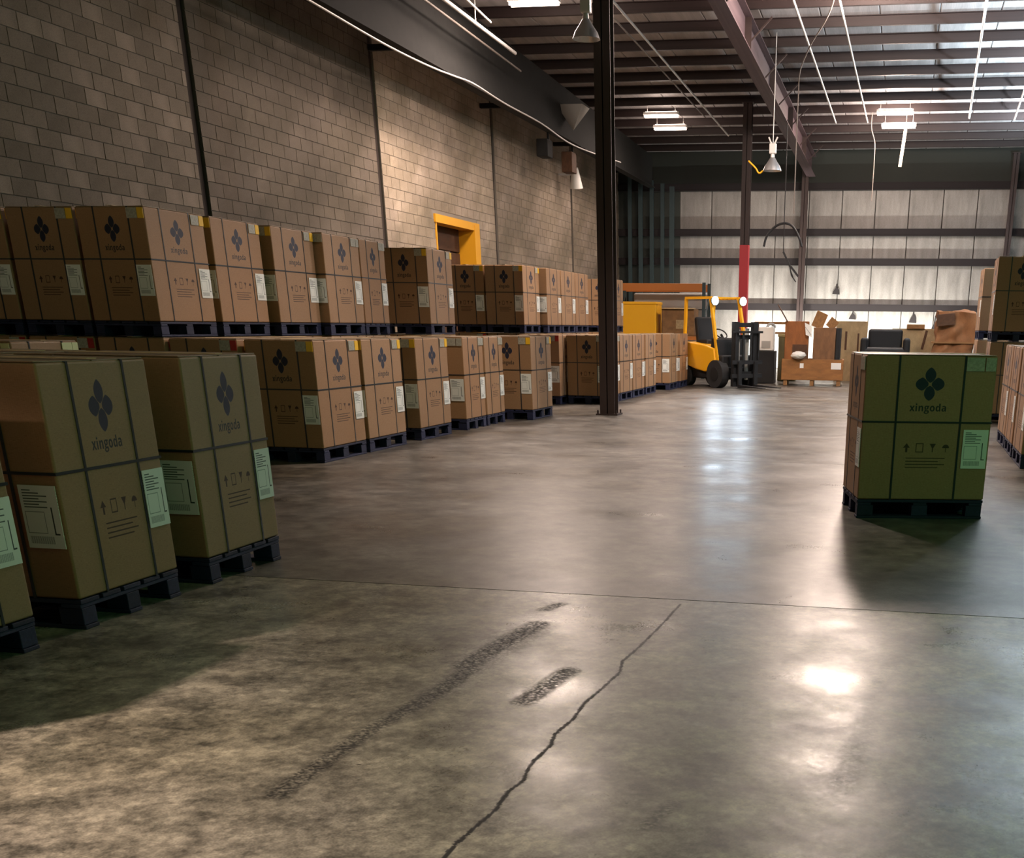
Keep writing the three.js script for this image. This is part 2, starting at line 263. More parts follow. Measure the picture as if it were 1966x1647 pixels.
{
  const c = structure('ceiling');
  const cx = (X_R + X_L) / 2, SEAM = 1.22, z0 = Z_F + 0.3, z1 = Z_B - 0.3, LEN = Math.hypot(z0 - z1, roofY(z0) - roofY(z1));
  let i0 = 0;
  for (let x = X_L - 0.2; x < X_R + 0.2; x += SEAM) {                               // white faced insulation blankets, seams running up the slope
    const w = Math.min(SEAM, X_R + 0.2 - x), m = part('insulation_blanket', rbox(w - 0.012, 0.1, LEN, 0, 0, 0, 0.02), blanket[i0++ % 3], c);
    m.position.set(x + w / 2, (roofY(z0) + roofY(z1)) / 2 + 0.05, (z0 + z1) / 2); m.rotation.x = -Math.atan(0.02);
  }
  const top = part('roof_sheet', box(X_R - X_L + 0.6, 0.06, LEN, 0, 0, 0), deckMat, c); top.position.set(cx, (roofY(z0) + roofY(z1)) / 2 + 0.16, (z0 + z1) / 2); top.rotation.x = -Math.atan(0.02);
  for (let i = -12; i < 12; i++) {
    const z = -25.5 - 1.466 * i, y = roofY(z);
    part('purlin', [box(X_R - X_L, 0.17, 0.012, cx, y - 0.088, z), box(X_R - X_L, 0.012, 0.075, cx, y - 0.176, z - 0.038), box(X_R - X_L, 0.012, 0.075, cx, y - 0.008, z + 0.038)], purlinMat, c);
  }
}
// steel: columns, girder, eave beam
function iBeam(h, fw, len, t = 0.016) { return [box(fw, t, len, 0, h / 2, 0), box(fw, t, len, 0, -h / 2, 0), box(t, h, len, 0, 0, 0)]; }
function column(x, z, label, w = 0.26, red) {
  const H = roofY(z) - 0.23, t = thing('steel_column', label, 'column', [x, 0, z]);
  part('shaft', [box(w, H - 0.02, 0.02, 0, H / 2, w / 2 - 0.01), box(w, H - 0.02, 0.02, 0, H / 2, 0.01 - w / 2), box(0.016, H - 0.02, w, 0, H / 2, 0)], darkSteel, t);
  part('base_plate', [box(w + 0.12, 0.025, w + 0.12, 0, 0.0125, 0), ...[[1, 1], [1, -1], [-1, 1], [-1, -1]].map(([a, b]) => cyl(0.016, 0.016, 0.06, a * (w / 2 + 0.03), 0.05, b * (w / 2 + 0.03), 6))], darkSteel, t);
  part('cap_plate', box(w + 0.08, 0.02, w + 0.08, 0, H, 0), darkSteel, t);
  if (red) part('painted_band', box(w + 0.012, 2.9, w + 0.012, 0, 2.15, 0), redSteel, t).userData.label = 'red painted lower half';
  return t;
}
column(-4.95, -19.2, 'tall dark brown steel column standing alone in front of the carton rows');
column(-4.72, -34, 'dark column with a red painted lower half behind the yellow forklift', 0.24, true);
column(-3.85, -42.6, 'dark brown wall column between girts, right of the red painted column', 0.22);
column(3.18, -42.6, 'dark wall column at far right against the pale back wall', 0.2);
{
  const g = thing('roof_girder', 'long mauve grey steel roof girder running away under the purlins', 'girder', [-3.66, 6.88, -27.4]);
  const L = 30.4;
  part('web', box(0.016, 0.6, L, 0, 0, 0), girderMat, g); part('bottom_flange', box(0.3, 0.02, L, 0, -0.3, 0), girderMat, g); part('top_flange', box(0.3, 0.02, L, 0, 0.3, 0), girderMat, g);
  for (let i = -4; i < 11; i++) {
    const z = -25.5 - 1.466 * i + 27.4;
    if (i % 3 === 0) part('stiffener', box(0.29, 0.58, 0.016, 0, 0, z), darkSteel, g);
    if (i % 2 === 0) part('flange_brace', [bar([0.05, -0.2, z - 0.02], [0.55, 0.28, z - 0.02], 0.03, 0.03), bar([-0.05, -0.2, z - 0.02], [-0.55, 0.28, z - 0.02], 0.03, 0.03)], darkSteel, g);
  }
  g.rotation.x = -0.02 * 0.9;
  const e = thing('eave_girder', 'deep dark eave girder running along the block wall below the roof', 'girder', [-9.25, 6.24, -24]);
  const zA = -5.5, zB = -42.4, lowY = 5.98;
  part('web', extr([[zA + 24, lowY - 6.24], [zB + 24, lowY - 6.24], [zB + 24, roofY(zB) - 0.22 - 6.24], [zA + 24, roofY(zA) - 0.22 - 6.24]], 0.03, 0).rotateY(-Math.PI / 2), eaveSteel, e);
  part('bottom_flange', box(0.24, 0.025, zA - zB, 0, lowY - 6.24, (zA + zB) / 2 + 24), eaveSteel, e);
  for (let i = 0; i < 6; i++) part('bracket', box(1.3, 0.1, 0.1, -0.68, 0.1, 13 - i * 6), eaveSteel, e);
}
// conduits, pipes, rods and hanging things under the roof
solo('sprinkler_pipe', [rod([-8.57, 6.87, -18.53], [-8.55, 6.74, -25.72], 0.035), rod([-8.56, 6.80, -23.44], [-8.56, 7.17, -23.44], 0.012)], galv, 'bright pipe slanting under the purlins, thickest of the pipes left of the column', 'pipe');
solo('conduit', rod([-8.9, 6.87, -18.53], [-8.95, 6.71, -27.25], 0.022), dullPipe, 'dull thin conduit beside the bright pipe, nearer the block wall', 'conduit');
solo('conduit', rod([-7.96, 6.87, -18.53], [-8.18, 6.74, -23.22], 0.02), galv, 'short pale conduit just right of the bright pipe', 'conduit');
solo('conduit', rod([-5.62, 6.87, -19.62], [-5.56, 6.63, -35.97], 0.022), galv, 'thin pale conduit running diagonally from the tall dark column', 'conduit');
solo('conduit', rod([-5.91, 6.87, -19.62], [-5.78, 6.68, -33.25], 0.016), dullPipe, 'thin dull conduit parallel to the pale one beside the column', 'conduit');
solo('conduit', rod([-2.52, 7.06, -19.62], [-2.45, 6.91, -35.97], 0.024), galv, 'white conduit crossing under the purlins right of the girder, crossed by a cable', 'conduit');
solo('conduit', rod([-1.70, 7.04, -19.62], [-1.55, 6.91, -35.97], 0.024), galv, 'white conduit running to the lit twin lights at right', 'conduit');
solo('conduit', rod([0.86, 7.04, -19.62], [1.26, 6.91, -35.53], 0.028), galv, 'white conduit farthest right that rises almost straight up the picture', 'conduit');
solo('conduit', rod([2.40, 6.95, -32.05], [2.51, 6.91, -35.97], 0.024), galv, 'short white conduit at the right edge under the purlins', 'conduit');
solo('hanging_cable', tube([[-1.7, 7.54, -23.9], [-1.81, 7.06, -24.09], [-2.40, 6.79, -26.16], [-2.86, 6.74, -28.89], [-2.88, 6.52, -29.10], [-2.88, 5.32, -29.10], [-2.87, 3.97, -29.10]], 0.014, 60, 6), dullPipe, 'long cable that drops straight down from under the roof', 'cable');
solo('wall_cable', tube([[-9.06, 5.86, -17.5], [-9.06, 5.82, -20.5], [-9.06, 5.86, -22.3], [-9.06, 5.92, -23.4], [-9.06, 5.98, -24.4], [-9.06, 5.95, -25.8], [-9.06, 5.94, -26.5], [-9.06, 5.95, -29], [-9.06, 5.86, -31.5], [-9.06, 6.1, -37]], 0.017, 90, 6), galv, 'pale sagging cable along the dark eave girder', 'cable');
for (const [z, y, h, txt] of [[-30.4, 5.6, 0.4, 'dark box hanging under the eave girder, nearer of two'], [-32.6, 5.55, 0.5, 'brownish box hanging under the eave girder, farther of two']]) {
  const t = thing('junction_box', txt, 'box', [-9.43, y, z]); part('shell', rbox(0.3, h, 0.45, 0, 0, 0, 0.02), h > 0.45 ? darkCard : eaveSteel, t); part('hanger', box(0.05, 6.3 - y - h / 2, 0.05, 0.1, h / 2 + (6.3 - y - h / 2) / 2, 0), eaveSteel, t);
}
solo('hoist_hose', tube([[-4.05, 3.5, -33], [-3.98, 3.75, -33], [-3.75, 4.0, -33], [-3.5, 4.08, -33], [-3.3, 4.02, -33], [-3.1, 3.75, -33], [-3.0, 3.5, -33]], 0.03, 50, 8), hose, 'dark looped hose hanging before the back wall', 'hose');
{
  const t = thing('lifting_tong', 'dark lifting tong with splayed arms hanging before the back wall', 'tongs', [-3.28, 2.95, -32.96]);
  part('upper_arm', bar([-0.22, 0.42, 0], [0.0, 0.02, 0], 0.05), hose, t); part('lower_arm', bar([0.0, 0.05, 0], [0.22, -0.2, 0], 0.055), hose, t);
  part('claw', [bar([-0.04, 0.12, 0], [0.03, -0.18, 0], 0.03), bar([0.03, -0.18, 0], [0.16, -0.34, 0], 0.03), bar([-0.02, 0.0, 0.03], [0.08, -0.22, 0.03], 0.025)], hose, t);
  part('chain', rod([-0.22, 0.42, 0], [-0.24, 3.6, 0], 0.012), hose, t);
}
solo('hanging_batten', [bar([-0.46, 6.74, -35.86], [-0.55, 5.76, -35.86], 0.09, 0.05), bar([-0.46, 6.72, -35.86], [-0.45, 7.31, -35.86], 0.012)], std({ color: lin(0.75, 0.55, 0.4), roughness: 0.6 }), 'pale batten dangling below the lit twin lights at right', 'batten');
solo('dangling_rope', tube([[-1.42, 7.3, -35.86], [-1.42, 6.74, -35.86], [-1.31, 6.41, -35.86], [-1.29, 6.08, -35.86], [-1.29, 4.88, -35.86]], 0.014, 30, 6), dullPipe, 'thin rope dangling just left of the pale batten', 'rope');
function bell(x, y, z, label, r, topY, extra) {
  const t = thing('high_bay_lamp', label, 'lamp', [x, y, z]);
  const pts = [[0.25, 1], [0.32, 0.9], [0.55, 0.55], [0.85, 0.15], [1, -0.25], [1.02, -0.28]].map(([a, b]) => new THREE.Vector2(a * r, b * r));
  part('reflector', new THREE.LatheGeometry(pts, 28), aluminium.clone(), t).material.side = THREE.DoubleSide;
  part('neck', cyl(r * 0.2, r * 0.24, r * 0.4, 0, r * 1.15, 0), galv, t);
  part('ballast_box', rbox(r * 0.75, r * 1.0, r * 0.6, 0, r * 1.85, 0, 0.02, 2), galv, t);
  part('hook', [rod([0, r * 2.3, 0], [0, roofY(z) - y - 0.01, 0], 0.01), ...extra], galv, t);
  part('bulb', new THREE.SphereGeometry(r * 0.28, 16, 10).translate(0, r * 0.2, 0), greyP, t);
  return t;
}
{
  const t = bell(-7.5, 6.0, 1.5, 'lit bell lamp above and left of the viewer, outside the frame', 0.24, 7.3, []);
  t.children.find((c) => c.name === 'bulb').material = glowTube;
  const l = new THREE.SpotLight(WARM, NEAR_POWER, 0, 0.99, 0.36); l.name = 'bell_light'; l.position.y = -0.06; l.target.position.set(0, -5, 0); l.castShadow = true; l.shadow.radius = 8; t.add(l, l.target);
}
{
  const t = bell(-3.0, 6.1, -13.8, 'lit bell lamp over the aisle just above the top edge', 0.24, 6.9, []);
  t.children.find((c) => c.name === 'bulb').material = glowTube;
  const l = new THREE.SpotLight(WARM, AISLE_POWER, 0, 1.1, 0.45); l.name = 'bell_light'; l.position.y = -0.06; l.target.position.set(0, -5, 0); l.castShadow = true; l.shadow.radius = 8; t.add(l, l.target);
}
bell(-4.98, 5.42, -18.3, 'unlit aluminium bell lamp hanging close beside the tall dark column', 0.2, 6.7, []);
{
  const t = bell(-3.3, 4.82, -28, 'unlit bell lamp with hooked top hanging in mid air before the back wall', 0.21, 6.6, [bar([0, 0.42, 0], [-0.1, 0.62, 0], 0.03), bar([0, 0.42, 0], [0.1, 0.62, 0], 0.03)]);
  part('power_cord', tube([[-0.2, -0.05, 0], [-0.3, -0.1, 0], [-0.38, 0.0, 0], [-0.55, 0.15, 0]], 0.02, 20, 6), yellow, t);
}
{
  const t = thing('wall_speaker', 'small white horn speaker high on the block wall near the far corner', 'speaker', [-10.05, 5.5, -35.4]);
  part('horn', new THREE.CylinderGeometry(0.09, 0.2, 0.55, 16).rotateX(0.2), whiteP, t); part('bracket', box(0.5, 0.05, 0.05, -0.27, 0.1, 0), galv, t);
  solo('roof_hopper', new THREE.ConeGeometry(0.5, 0.55, 4, 1, false, Math.PI / 4).rotateX(Math.PI).translate(-9.0, 6.45, -31.6), greyP, 'pale tapered hopper under the roof beside the tall dark column', 'hopper');
}
// ---------------------------------------------------------------- lamps
function stripLight(x, z, label, level = 1, side = 1, len = 1.0) {
  const y = roofY(z) - 0.36, t = thing('strip_light', label, 'light', [x, y, z], 0, 'lit strip lights under the purlins');
  part('housing', extr([[-0.14, 0.0], [-0.06, 0.075], [0.06, 0.075], [0.14, 0.0]], len, 0).rotateY(Math.PI / 2), whiteP, t);
  for (const s of [-0.07, 0.07]) part('tube', cyl(0.02, 0.02, len * 0.96, 0, 0, 0, 12).rotateZ(Math.PI / 2).translate(0, -0.035, s), glowTube, t);
  part('uplight_lens', box(len * 0.9, 0.012, 0.09, 0, 0.082, 0), glowTube, t);
  for (const s of [-1, 1]) part('hanger', rod([s * len * 0.4, 0.07, 0], [s * len * 0.4, 0.36, 0], 0.006, 6), galv, t);
  const d = new THREE.RectAreaLight(WARM, TUBE_DOWN * level, len, 0.26); d.name = 'tube_light_down'; d.rotation.x = -Math.PI / 2; d.position.y = -0.065; t.add(d);
  const u = new THREE.RectAreaLight(WARM, TUBE_UP, len, 0.12); u.name = 'tube_light_up'; u.rotation.x = Math.PI / 2; u.position.y = 0.1; t.add(u);
  const o = new THREE.PointLight(WARM, TUBE_SIDE * side); o.name = 'tube_light_side'; o.castShadow = true; o.shadow.radius = 15; o.position.y = -0.36; t.add(o);
  return t;
}
stripLight(-7.22, -22.78, 'lit strip light cut by the top edge, nearest of the left pair', 2.2, 0.7);
stripLight(-7.52, -23.87, 'lit strip light just behind the nearest left one, above the carton rows', 2.2, 0.7);
stripLight(-1.09, -23.00, 'lit strip light just above the top edge, right of the girder', 0.75, 6);
stripLight(-1.09, -24.00, 'lit strip light at the top edge right of the girder', 0.75, 6);
stripLight(-7.29, -34.66, 'upper of the two far lit strip lights left of the girder', 0.6, 0.5);
stripLight(-7.41, -36.52, 'lower of the two far lit strip lights left of the girder', 0.6, 0.5);
stripLight(-0.77, -34.88, 'upper of the two far lit strip lights right of the girder', 0.85, 5);
stripLight(-0.68, -36.84, 'lower of the two far lit strip lights right of the girder', 0.75, 3);
function globeLamp(x, y, z, color, power, mat, label, radius) {
  const t = thing('globe_lamp', label, 'lamp', [x, y, z]);
  part('globe', new THREE.SphereGeometry(radius, 20, 14), mat, t); part('cap', cyl(radius * 0.35, radius * 0.6, 0.12, 0, radius + 0.05, 0), galv, t);
  part('stem', rod([0, radius + 0.1, 0], [0, roofY(z) - y - 0.02, 0], 0.012), galv, t);
  const l = new THREE.PointLight(color, power); l.name = 'globe_light'; l.castShadow = true; l.shadow.radius = radius / 0.02 * 1.06; t.add(l);
}
globeLamp(4.2, 5.7, -21.8, COOL, COOL_POWER * 10, glowCool, 'cool white globe lamp under the roof beyond the right edge', 0.22);
globeLamp(6.6, 4.6, -2.8, GREEN, GREEN_POWER * 10, glowGreen, 'greenish mercury globe lamp to the right of the viewer, outside the frame', 0.18);

for (const [z, txt] of [[-23.4, 'nearest of the added cool white bowl uplights, unseen beyond the right edge'], [-29.4, 'middle one of the added cool white bowl uplights, unseen beyond the right edge'], [-35.5, 'farthest of the added cool white bowl uplights, unseen beyond the right edge']]) {
  const t = thing('added_uplight', txt, 'lamp', [3.9, 5.5, z]);  // added lamps out of view, there only to brighten the right-hand roof lining
  part('bowl', new THREE.LatheGeometry([[0.02, -0.16], [0.2, -0.12], [0.33, 0.0], [0.36, 0.06], [0.34, 0.06], [0.31, 0.0], [0.18, -0.1], [0.0, -0.13]].map((p) => new THREE.Vector2(...p)), 28), galv, t);
  part('lamp_disc', cyl(0.27, 0.27, 0.02, 0, -0.02, 0, 24), glowCool, t);
  part('stem', [0, 1, 2].map((k) => rod([0.34 * Math.cos(k * 2.09), 0.05, 0.34 * Math.sin(k * 2.09)], [0, roofY(z) - 5.52, 0], 0.008)), galv, t);
  const l = new THREE.RectAreaLight(COOL, ADDED_UPLIGHT, 0.4, 0.4); l.name = 'added_uplight_beam'; l.rotation.x = Math.PI / 2; l.position.y = 0.0; t.add(l);
}

// ---------------------------------------------------------------- pallets and cartons
const CW = 1.03, CD = 0.79, CH = 1.1, PH = 0.15;
const palletGeo = {
  deck: rbox(CD / 5 - 0.022, 0.022, CW, 0, 0, 0, 0.004), block: rbox(0.1, 0.085, 0.13, 0, 0, 0, 0.004), base: rbox(0.1, 0.02, CW, 0, 0, 0, 0.004), lead: rbox(CD, 0.02, 0.11, 0, 0, 0, 0.004) };
function makePallet() { // long side along z, narrow side along x
  const t = new THREE.Group();
  for (let i = 0; i < 5; i++) part('deck_board', palletGeo.deck, blueWood[i % 3], t).position.set((i - 2) * (CD / 5 + 0.0045), PH - 0.011, 0);
  for (let k = -1; k <= 1; k++) {
    part('cross_board', palletGeo.lead, blueWood[(k + 1) % 3], t).position.set(0, PH - 0.033, k * (CW / 2 - 0.06));
    part('bottom_board', palletGeo.base, blueWood[(k + 2) % 3], t).position.set(k * (CD / 2 - 0.055), 0.01, 0);
    for (let j = -1; j <= 1; j++) part('block', palletGeo.block, blueWood[(j + k + 3) % 3], t).position.set(k * (CD / 2 - 0.055), 0.064, j * (CW / 2 - 0.07));
  }
  part('middle_stringer', box(0.02, 0.085, CW - 0.16), blueWood[1], t).position.set(0, 0.064, 0); part('middle_stringer', box(CD - 0.16, 0.085, 0.02), blueWood[1], t).position.set(0, 0.064, 0);
  return t;
}
const palletProto = makePallet();
const bodyGeo = (() => {
  let g = new RoundedBoxGeometry(CD, CH, CW, 2, 0.012).translate(0, CH / 2, 0); if (g.index) g = g.toNonIndexed();
  const p = g.attributes.position, n = g.attributes.normal, uv = g.attributes.uv;
  for (let i = 0; i < p.count; i++) {
    const f = Math.floor(i / 6), x = p.getX(i), y = p.getY(i), z = p.getZ(i), nx = n.getX(i), ny = n.getY(i), nz = n.getZ(i);
    let u, v = y / CH;
    if (Math.abs(ny) > 0.75) { u = 0.75 + x * 0.3; v = 0.5 + z * 0.45; }
    else if (Math.abs(nx) >= Math.abs(nz)) u = 0.25 + (nx > 0 ? -z : z) / CW * 0.49;
    else u = 0.25 + (nz > 0 ? x : -x) / CD * 0.49;
    uv.setXY(i, u, v);
  }
  return g;
})();
const ring = (w, d, t, h) => { // thin closed band round the box, flat in xz
  const s = new THREE.Shape([[-w / 2 - t, -d / 2 - t], [w / 2 + t, -d / 2 - t], [w / 2 + t, d / 2 + t], [-w / 2 - t, d / 2 + t]].map((p) => new THREE.Vector2(...p)));
  s.holes.push(new THREE.Path([[-w / 2, -d / 2], [-w / 2, d / 2], [w / 2, d / 2], [w / 2, -d / 2]].map((p) => new THREE.Vector2(...p))));
  return new THREE.ExtrudeGeometry(s, { depth: h, bevelEnabled: false });
};
const cartonGeo = {
  strapX: ring(CD, CH, 0.003, 0.016).translate(0, CH / 2, 0), strapZ: ring(CW, CH, 0.003, 0.016).translate(0, CH / 2, 0).rotateY(Math.PI / 2), belt: ring(CD, CW, 0.004, 0.014).rotateX(Math.PI / 2),
  flap: rbox(CD / 2 - 0.012, 0.006, CW - 0.02, 0, 0, 0, 0.002), tape: box(0.07, 0.004, CW - 0.01), labelN: box(0.17, 0.3, 0.004), labelW: box(0.004, 0.3, 0.2), tagN: box(0.12, 0.1, 0.005), tagNb: box(0.07, 0.1, 0.005), tagW: box(0.005, 0.1, 0.14), tagWb: box(0.005, 0.1, 0.08) };
function makeCarton(tags) {
  const t = new THREE.Group();
  const body = part('carton_body', bodyGeo, kraft[0], t); body.userData.slot = 'body';
  for (const s of [-1, 1]) {
    part('vertical_strap', cartonGeo.strapX, strapMat, t).position.set(0, 0, s * CW * 0.25);
    part('vertical_strap', cartonGeo.strapZ, strapMat, t).position.set(s * CD * 0.25, 0, 0);
    const fl = part('top_flap', cartonGeo.flap, plainKraft, t); fl.position.set(s * CD / 4, CH + 0.003, 0); fl.rotation.z = s * 0.012;
  }
  part('belt_strap', cartonGeo.belt, strapMat, t).position.set(0, CH * 0.555, 0);
  part('top_tape', cartonGeo.tape, paleTape, t).position.set(0, CH + 0.012, 0);
  for (const s of [-1, 1]) {
    part('shipping_label', cartonGeo.labelN, labelMat, t).position.set(s * (CD / 2 - 0.095), 0.4, s * (CD / 2 + 0.12 + 0.005));
    const w = part('shipping_label', cartonGeo.labelW, labelMat, t); w.position.set(s * (CD / 2 + 0.005), 0.4, -s * (CW / 2 - 0.115));
    if (tags) {
      const [a, b] = tags;
      part('corner_sticker', cartonGeo.tagN, a, t).position.set(s * (CD / 2 - 0.14), CH - 0.06, s * (CW / 2 + 0.006)); part('corner_sticker', cartonGeo.tagNb, b, t).position.set(s * (CD / 2 - 0.04), CH - 0.06, s * (CW / 2 + 0.006));
      part('corner_sticker', cartonGeo.tagW, a, t).position.set(s * (CD / 2 + 0.006), CH - 0.06, -s * (CW / 2 - 0.17)); part('corner_sticker', cartonGeo.tagWb, b, t).position.set(s * (CD / 2 + 0.006), CH - 0.06, -s * (CW / 2 - 0.05));
    }
  }
  t.children.forEach((c) => { if (c.name === 'shipping_label' && c.geometry === cartonGeo.labelN) c.position.z = Math.sign(c.position.z) * (CW / 2 + 0.005); });
  return t;
}
const protos = { none: makeCarton(null), yellow: makeCarton([whiteTag, yellowTag]), red: makeCarton([whiteTag, redTag]), green: makeCarton([greenTag, greenTag]), white: makeCarton([whiteTag, whiteTag]) };
let nth = 0;
// one palletised carton: right-hand edge x, front (nearer the viewer) z; turned = its wide side faces the viewer
function load(xEdge, zFront, y, style, where, opt = {}) {
  const turned = !!opt.turned, sx = turned ? CW : CD, sz = turned ? CD : CW, x = xEdge - sx / 2, z = zFront - sz / 2, jig = opt.jig ?? 0.012, turn = (turned ? Math.PI / 2 : 0) + rr(-jig, jig) + (opt.twist ?? 0);
  const p = palletProto.clone(); p.name = numbered('pallet'); p.position.set(x, y, z); p.rotation.y = turn; scene.add(p);
  tag(p, opt.plabel ?? 'blue pallet under the ' + where, 'pallet', opt.group ? 'pallets of the ' + opt.group : 'pallets under cartons');
  const c = protos[style].clone(); c.name = numbered('carton'); c.position.set(x, y + PH + 0.004, z); c.rotation.y = turn; scene.add(c);
  const k = kraft[nth++ % 3]; c.children.forEach((m) => { if (m.userData.slot) m.material = k; });
  tag(c, where, 'carton', opt.group);
}
palletProto.traverse((o) => { o.castShadow = o.receiveShadow = true; });
// near left row: narrow faces to the aisle
{
  const o = { turned: true, group: 'strapped cartons of the near left row' };
  load(-3.9, -2.55, 0, 'none', 'strapped carton of the near left row, mostly outside the left edge', o);
  load(-3.9, -3.57, 0, 'none', 'strapped carton of the near left row, cut by the left edge', o);
  load(-3.91, -4.68, 0, 'none', 'strapped carton second from the right in the near left row', o);
  load(-3.9, -5.74, 0, 'none', 'strapped carton at the right end of the near left row', o);
  load(-4.99, -4.6, 0, 'none', 'carton top behind the second near left carton', o);
  load(-5.02, -5.7, 0, 'none', 'carton top behind the end near left carton', o);
  load(-7.28, -7.5, 0, 'green', 'pale stickered carton above the near row, at left edge', o);
  load(-7.3, -8.52, 0, 'green', 'pale stickered carton just above the near left row tops', o);
}
// lower row along the aisle
{
  const o = { group: 'cartons of the lower aisle row' }, n = 'lower aisle row carton';
  load(-6.15, -11.4, 0, 'yellow', 'strapped front ' + n + ' with dark front', o);
  load(-6.15, -12.52, 0, 'yellow', 'second ' + n + ', yellow sticker at its corner', o);
  load(-6.15, -14.02, 0, 'yellow', 'third ' + n + ', after a dark gap', o);
  load(-6.13, -15.58, 0, 'white', 'fourth ' + n + ', white sticker on top corner', { ...o, turned: true });
  load(-6.13, -16.43, 0, 'white', 'fifth ' + n + ', tight against the fourth', { ...o, turned: true });
  load(-5.81, -17.66, 0, 'yellow', 'sixth ' + n + ', set forward before the column', o);
  load(-5.62, -21.65, 0, 'white', n + ' standing right behind the tall dark column', o);
  load(-6.45, -21.3, 0, 'red', n + ' with a red sticker left of the column', o);
  load(-5.63, -22.8, 0, 'none', 'first pink lit ' + n + ' right of the column', o);
  load(-5.63, -23.93, 0, 'none', 'second pink lit ' + n + ' right of the column', o);
  load(-5.63, -25.15, 0, 'none', 'third pink lit ' + n + ' right of the column', o);
  load(-5.5, -27.15, 0, 'none', n + ' second nearest the forklift, after a dark gap', o);
  load(-5.47, -28.3, 0, 'none', 'last ' + n + ' right beside the forklift', o);
  load(-7.0, -11.35, 0, 'red', 'red stickered carton left of the front aisle carton', o);
  load(-7.0, -12.48, 0, 'none', 'carton seen only by its top behind the red stickered one', o);
  
}
// back row: two levels, upper one seen above the aisle row
{
  const up = 'upper back row carton', G = 'cartons of the upper back row', U = [
    [-7.82, -11.31, 'yellow', 'corner ' + up + ' where the row turns to the aisle'], [-8.67, -11.33, 'yellow', 'second dark fronted ' + up + ' from the left'], [-9.52, -11.35, 'yellow', 'leftmost dark fronted ' + up],
    [-7.82, -12.46, 'yellow', up + ' just right of the corner one'], [-7.76, -13.65, 'yellow', up + ' with the brightest yellow sticker'],
    [-7.65, -14.73, 'white', up + ' just right of the brightest sticker'], [-7.65, -15.79, 'white', 'narrow ' + up + ' left of the orange fronted one', true],
    [-7.47, -17.7, 'yellow', 'orange fronted ' + up + ' left of the yellow door'], [-7.58, -22.7, 'yellow', up + ' with dark front and pink side'], [-8.41, -22.72, 'yellow', 'dark fronted ' + up + ' below the yellow frame'],
    [-7.45, -23.82, 'none', 'first of three pink ' + up + 's left of the column'], [-7.45, -24.92, 'none', 'middle of three pink ' + up + 's left of the column'], [-7.45, -26.02, 'none', 'last of three pink ' + up + 's left of the column'],
    [-7.42, -29.4, 'none', up + ' just right of the tall column']];
  for (const [x, z, st, name, turned] of U) { load(x, z, 1.27, st, name, { group: G, turned }); load(x, z, 0, x < -8 ? 'red' : 'none', 'ground carton under ' + name.replace(up, 'upper one').replace('ones', 'one'), { group: 'cartons under the upper back row', turned, jig: 0.004, plabel: 'blue floor pallet below ' + name.replace(' where the row turns to the aisle', '').replace(up, 'upper carton') }); }
}
// the lone carton and the right hand row
load(0.651, -9.235, 0, 'white', 'lone strapped carton on a pallet on the open floor at right', { turned: true, jig: 0, twist: 0.2 });
{
  const g = { group: 'cartons of the right edge row' }, L = (z, y, s, w, sx = 2.15) => load(sx, z, y, s, w, g);
  L(-13.05, 0, 'none', 'nearest striped carton of the right edge row, cut by the frame'); L(-14.25, 0, 'none', 'striped lower carton at the right edge, right of the lone carton'); L(-15.4, 0, 'none', 'third striped lower right edge carton, beside the lone one');
  L(-19.5, 0, 'none', 'lower carton under the dark upper one at the right edge'); L(-19.55, 1.27, 'none', 'dark fronted upper carton at the right edge');
  L(-23.2, 0, 'none', 'far lower carton of the right edge row, a thin sliver'); L(-23.2, 1.27, 'none', 'far upper carton of the right edge row, a thin sliver');
}

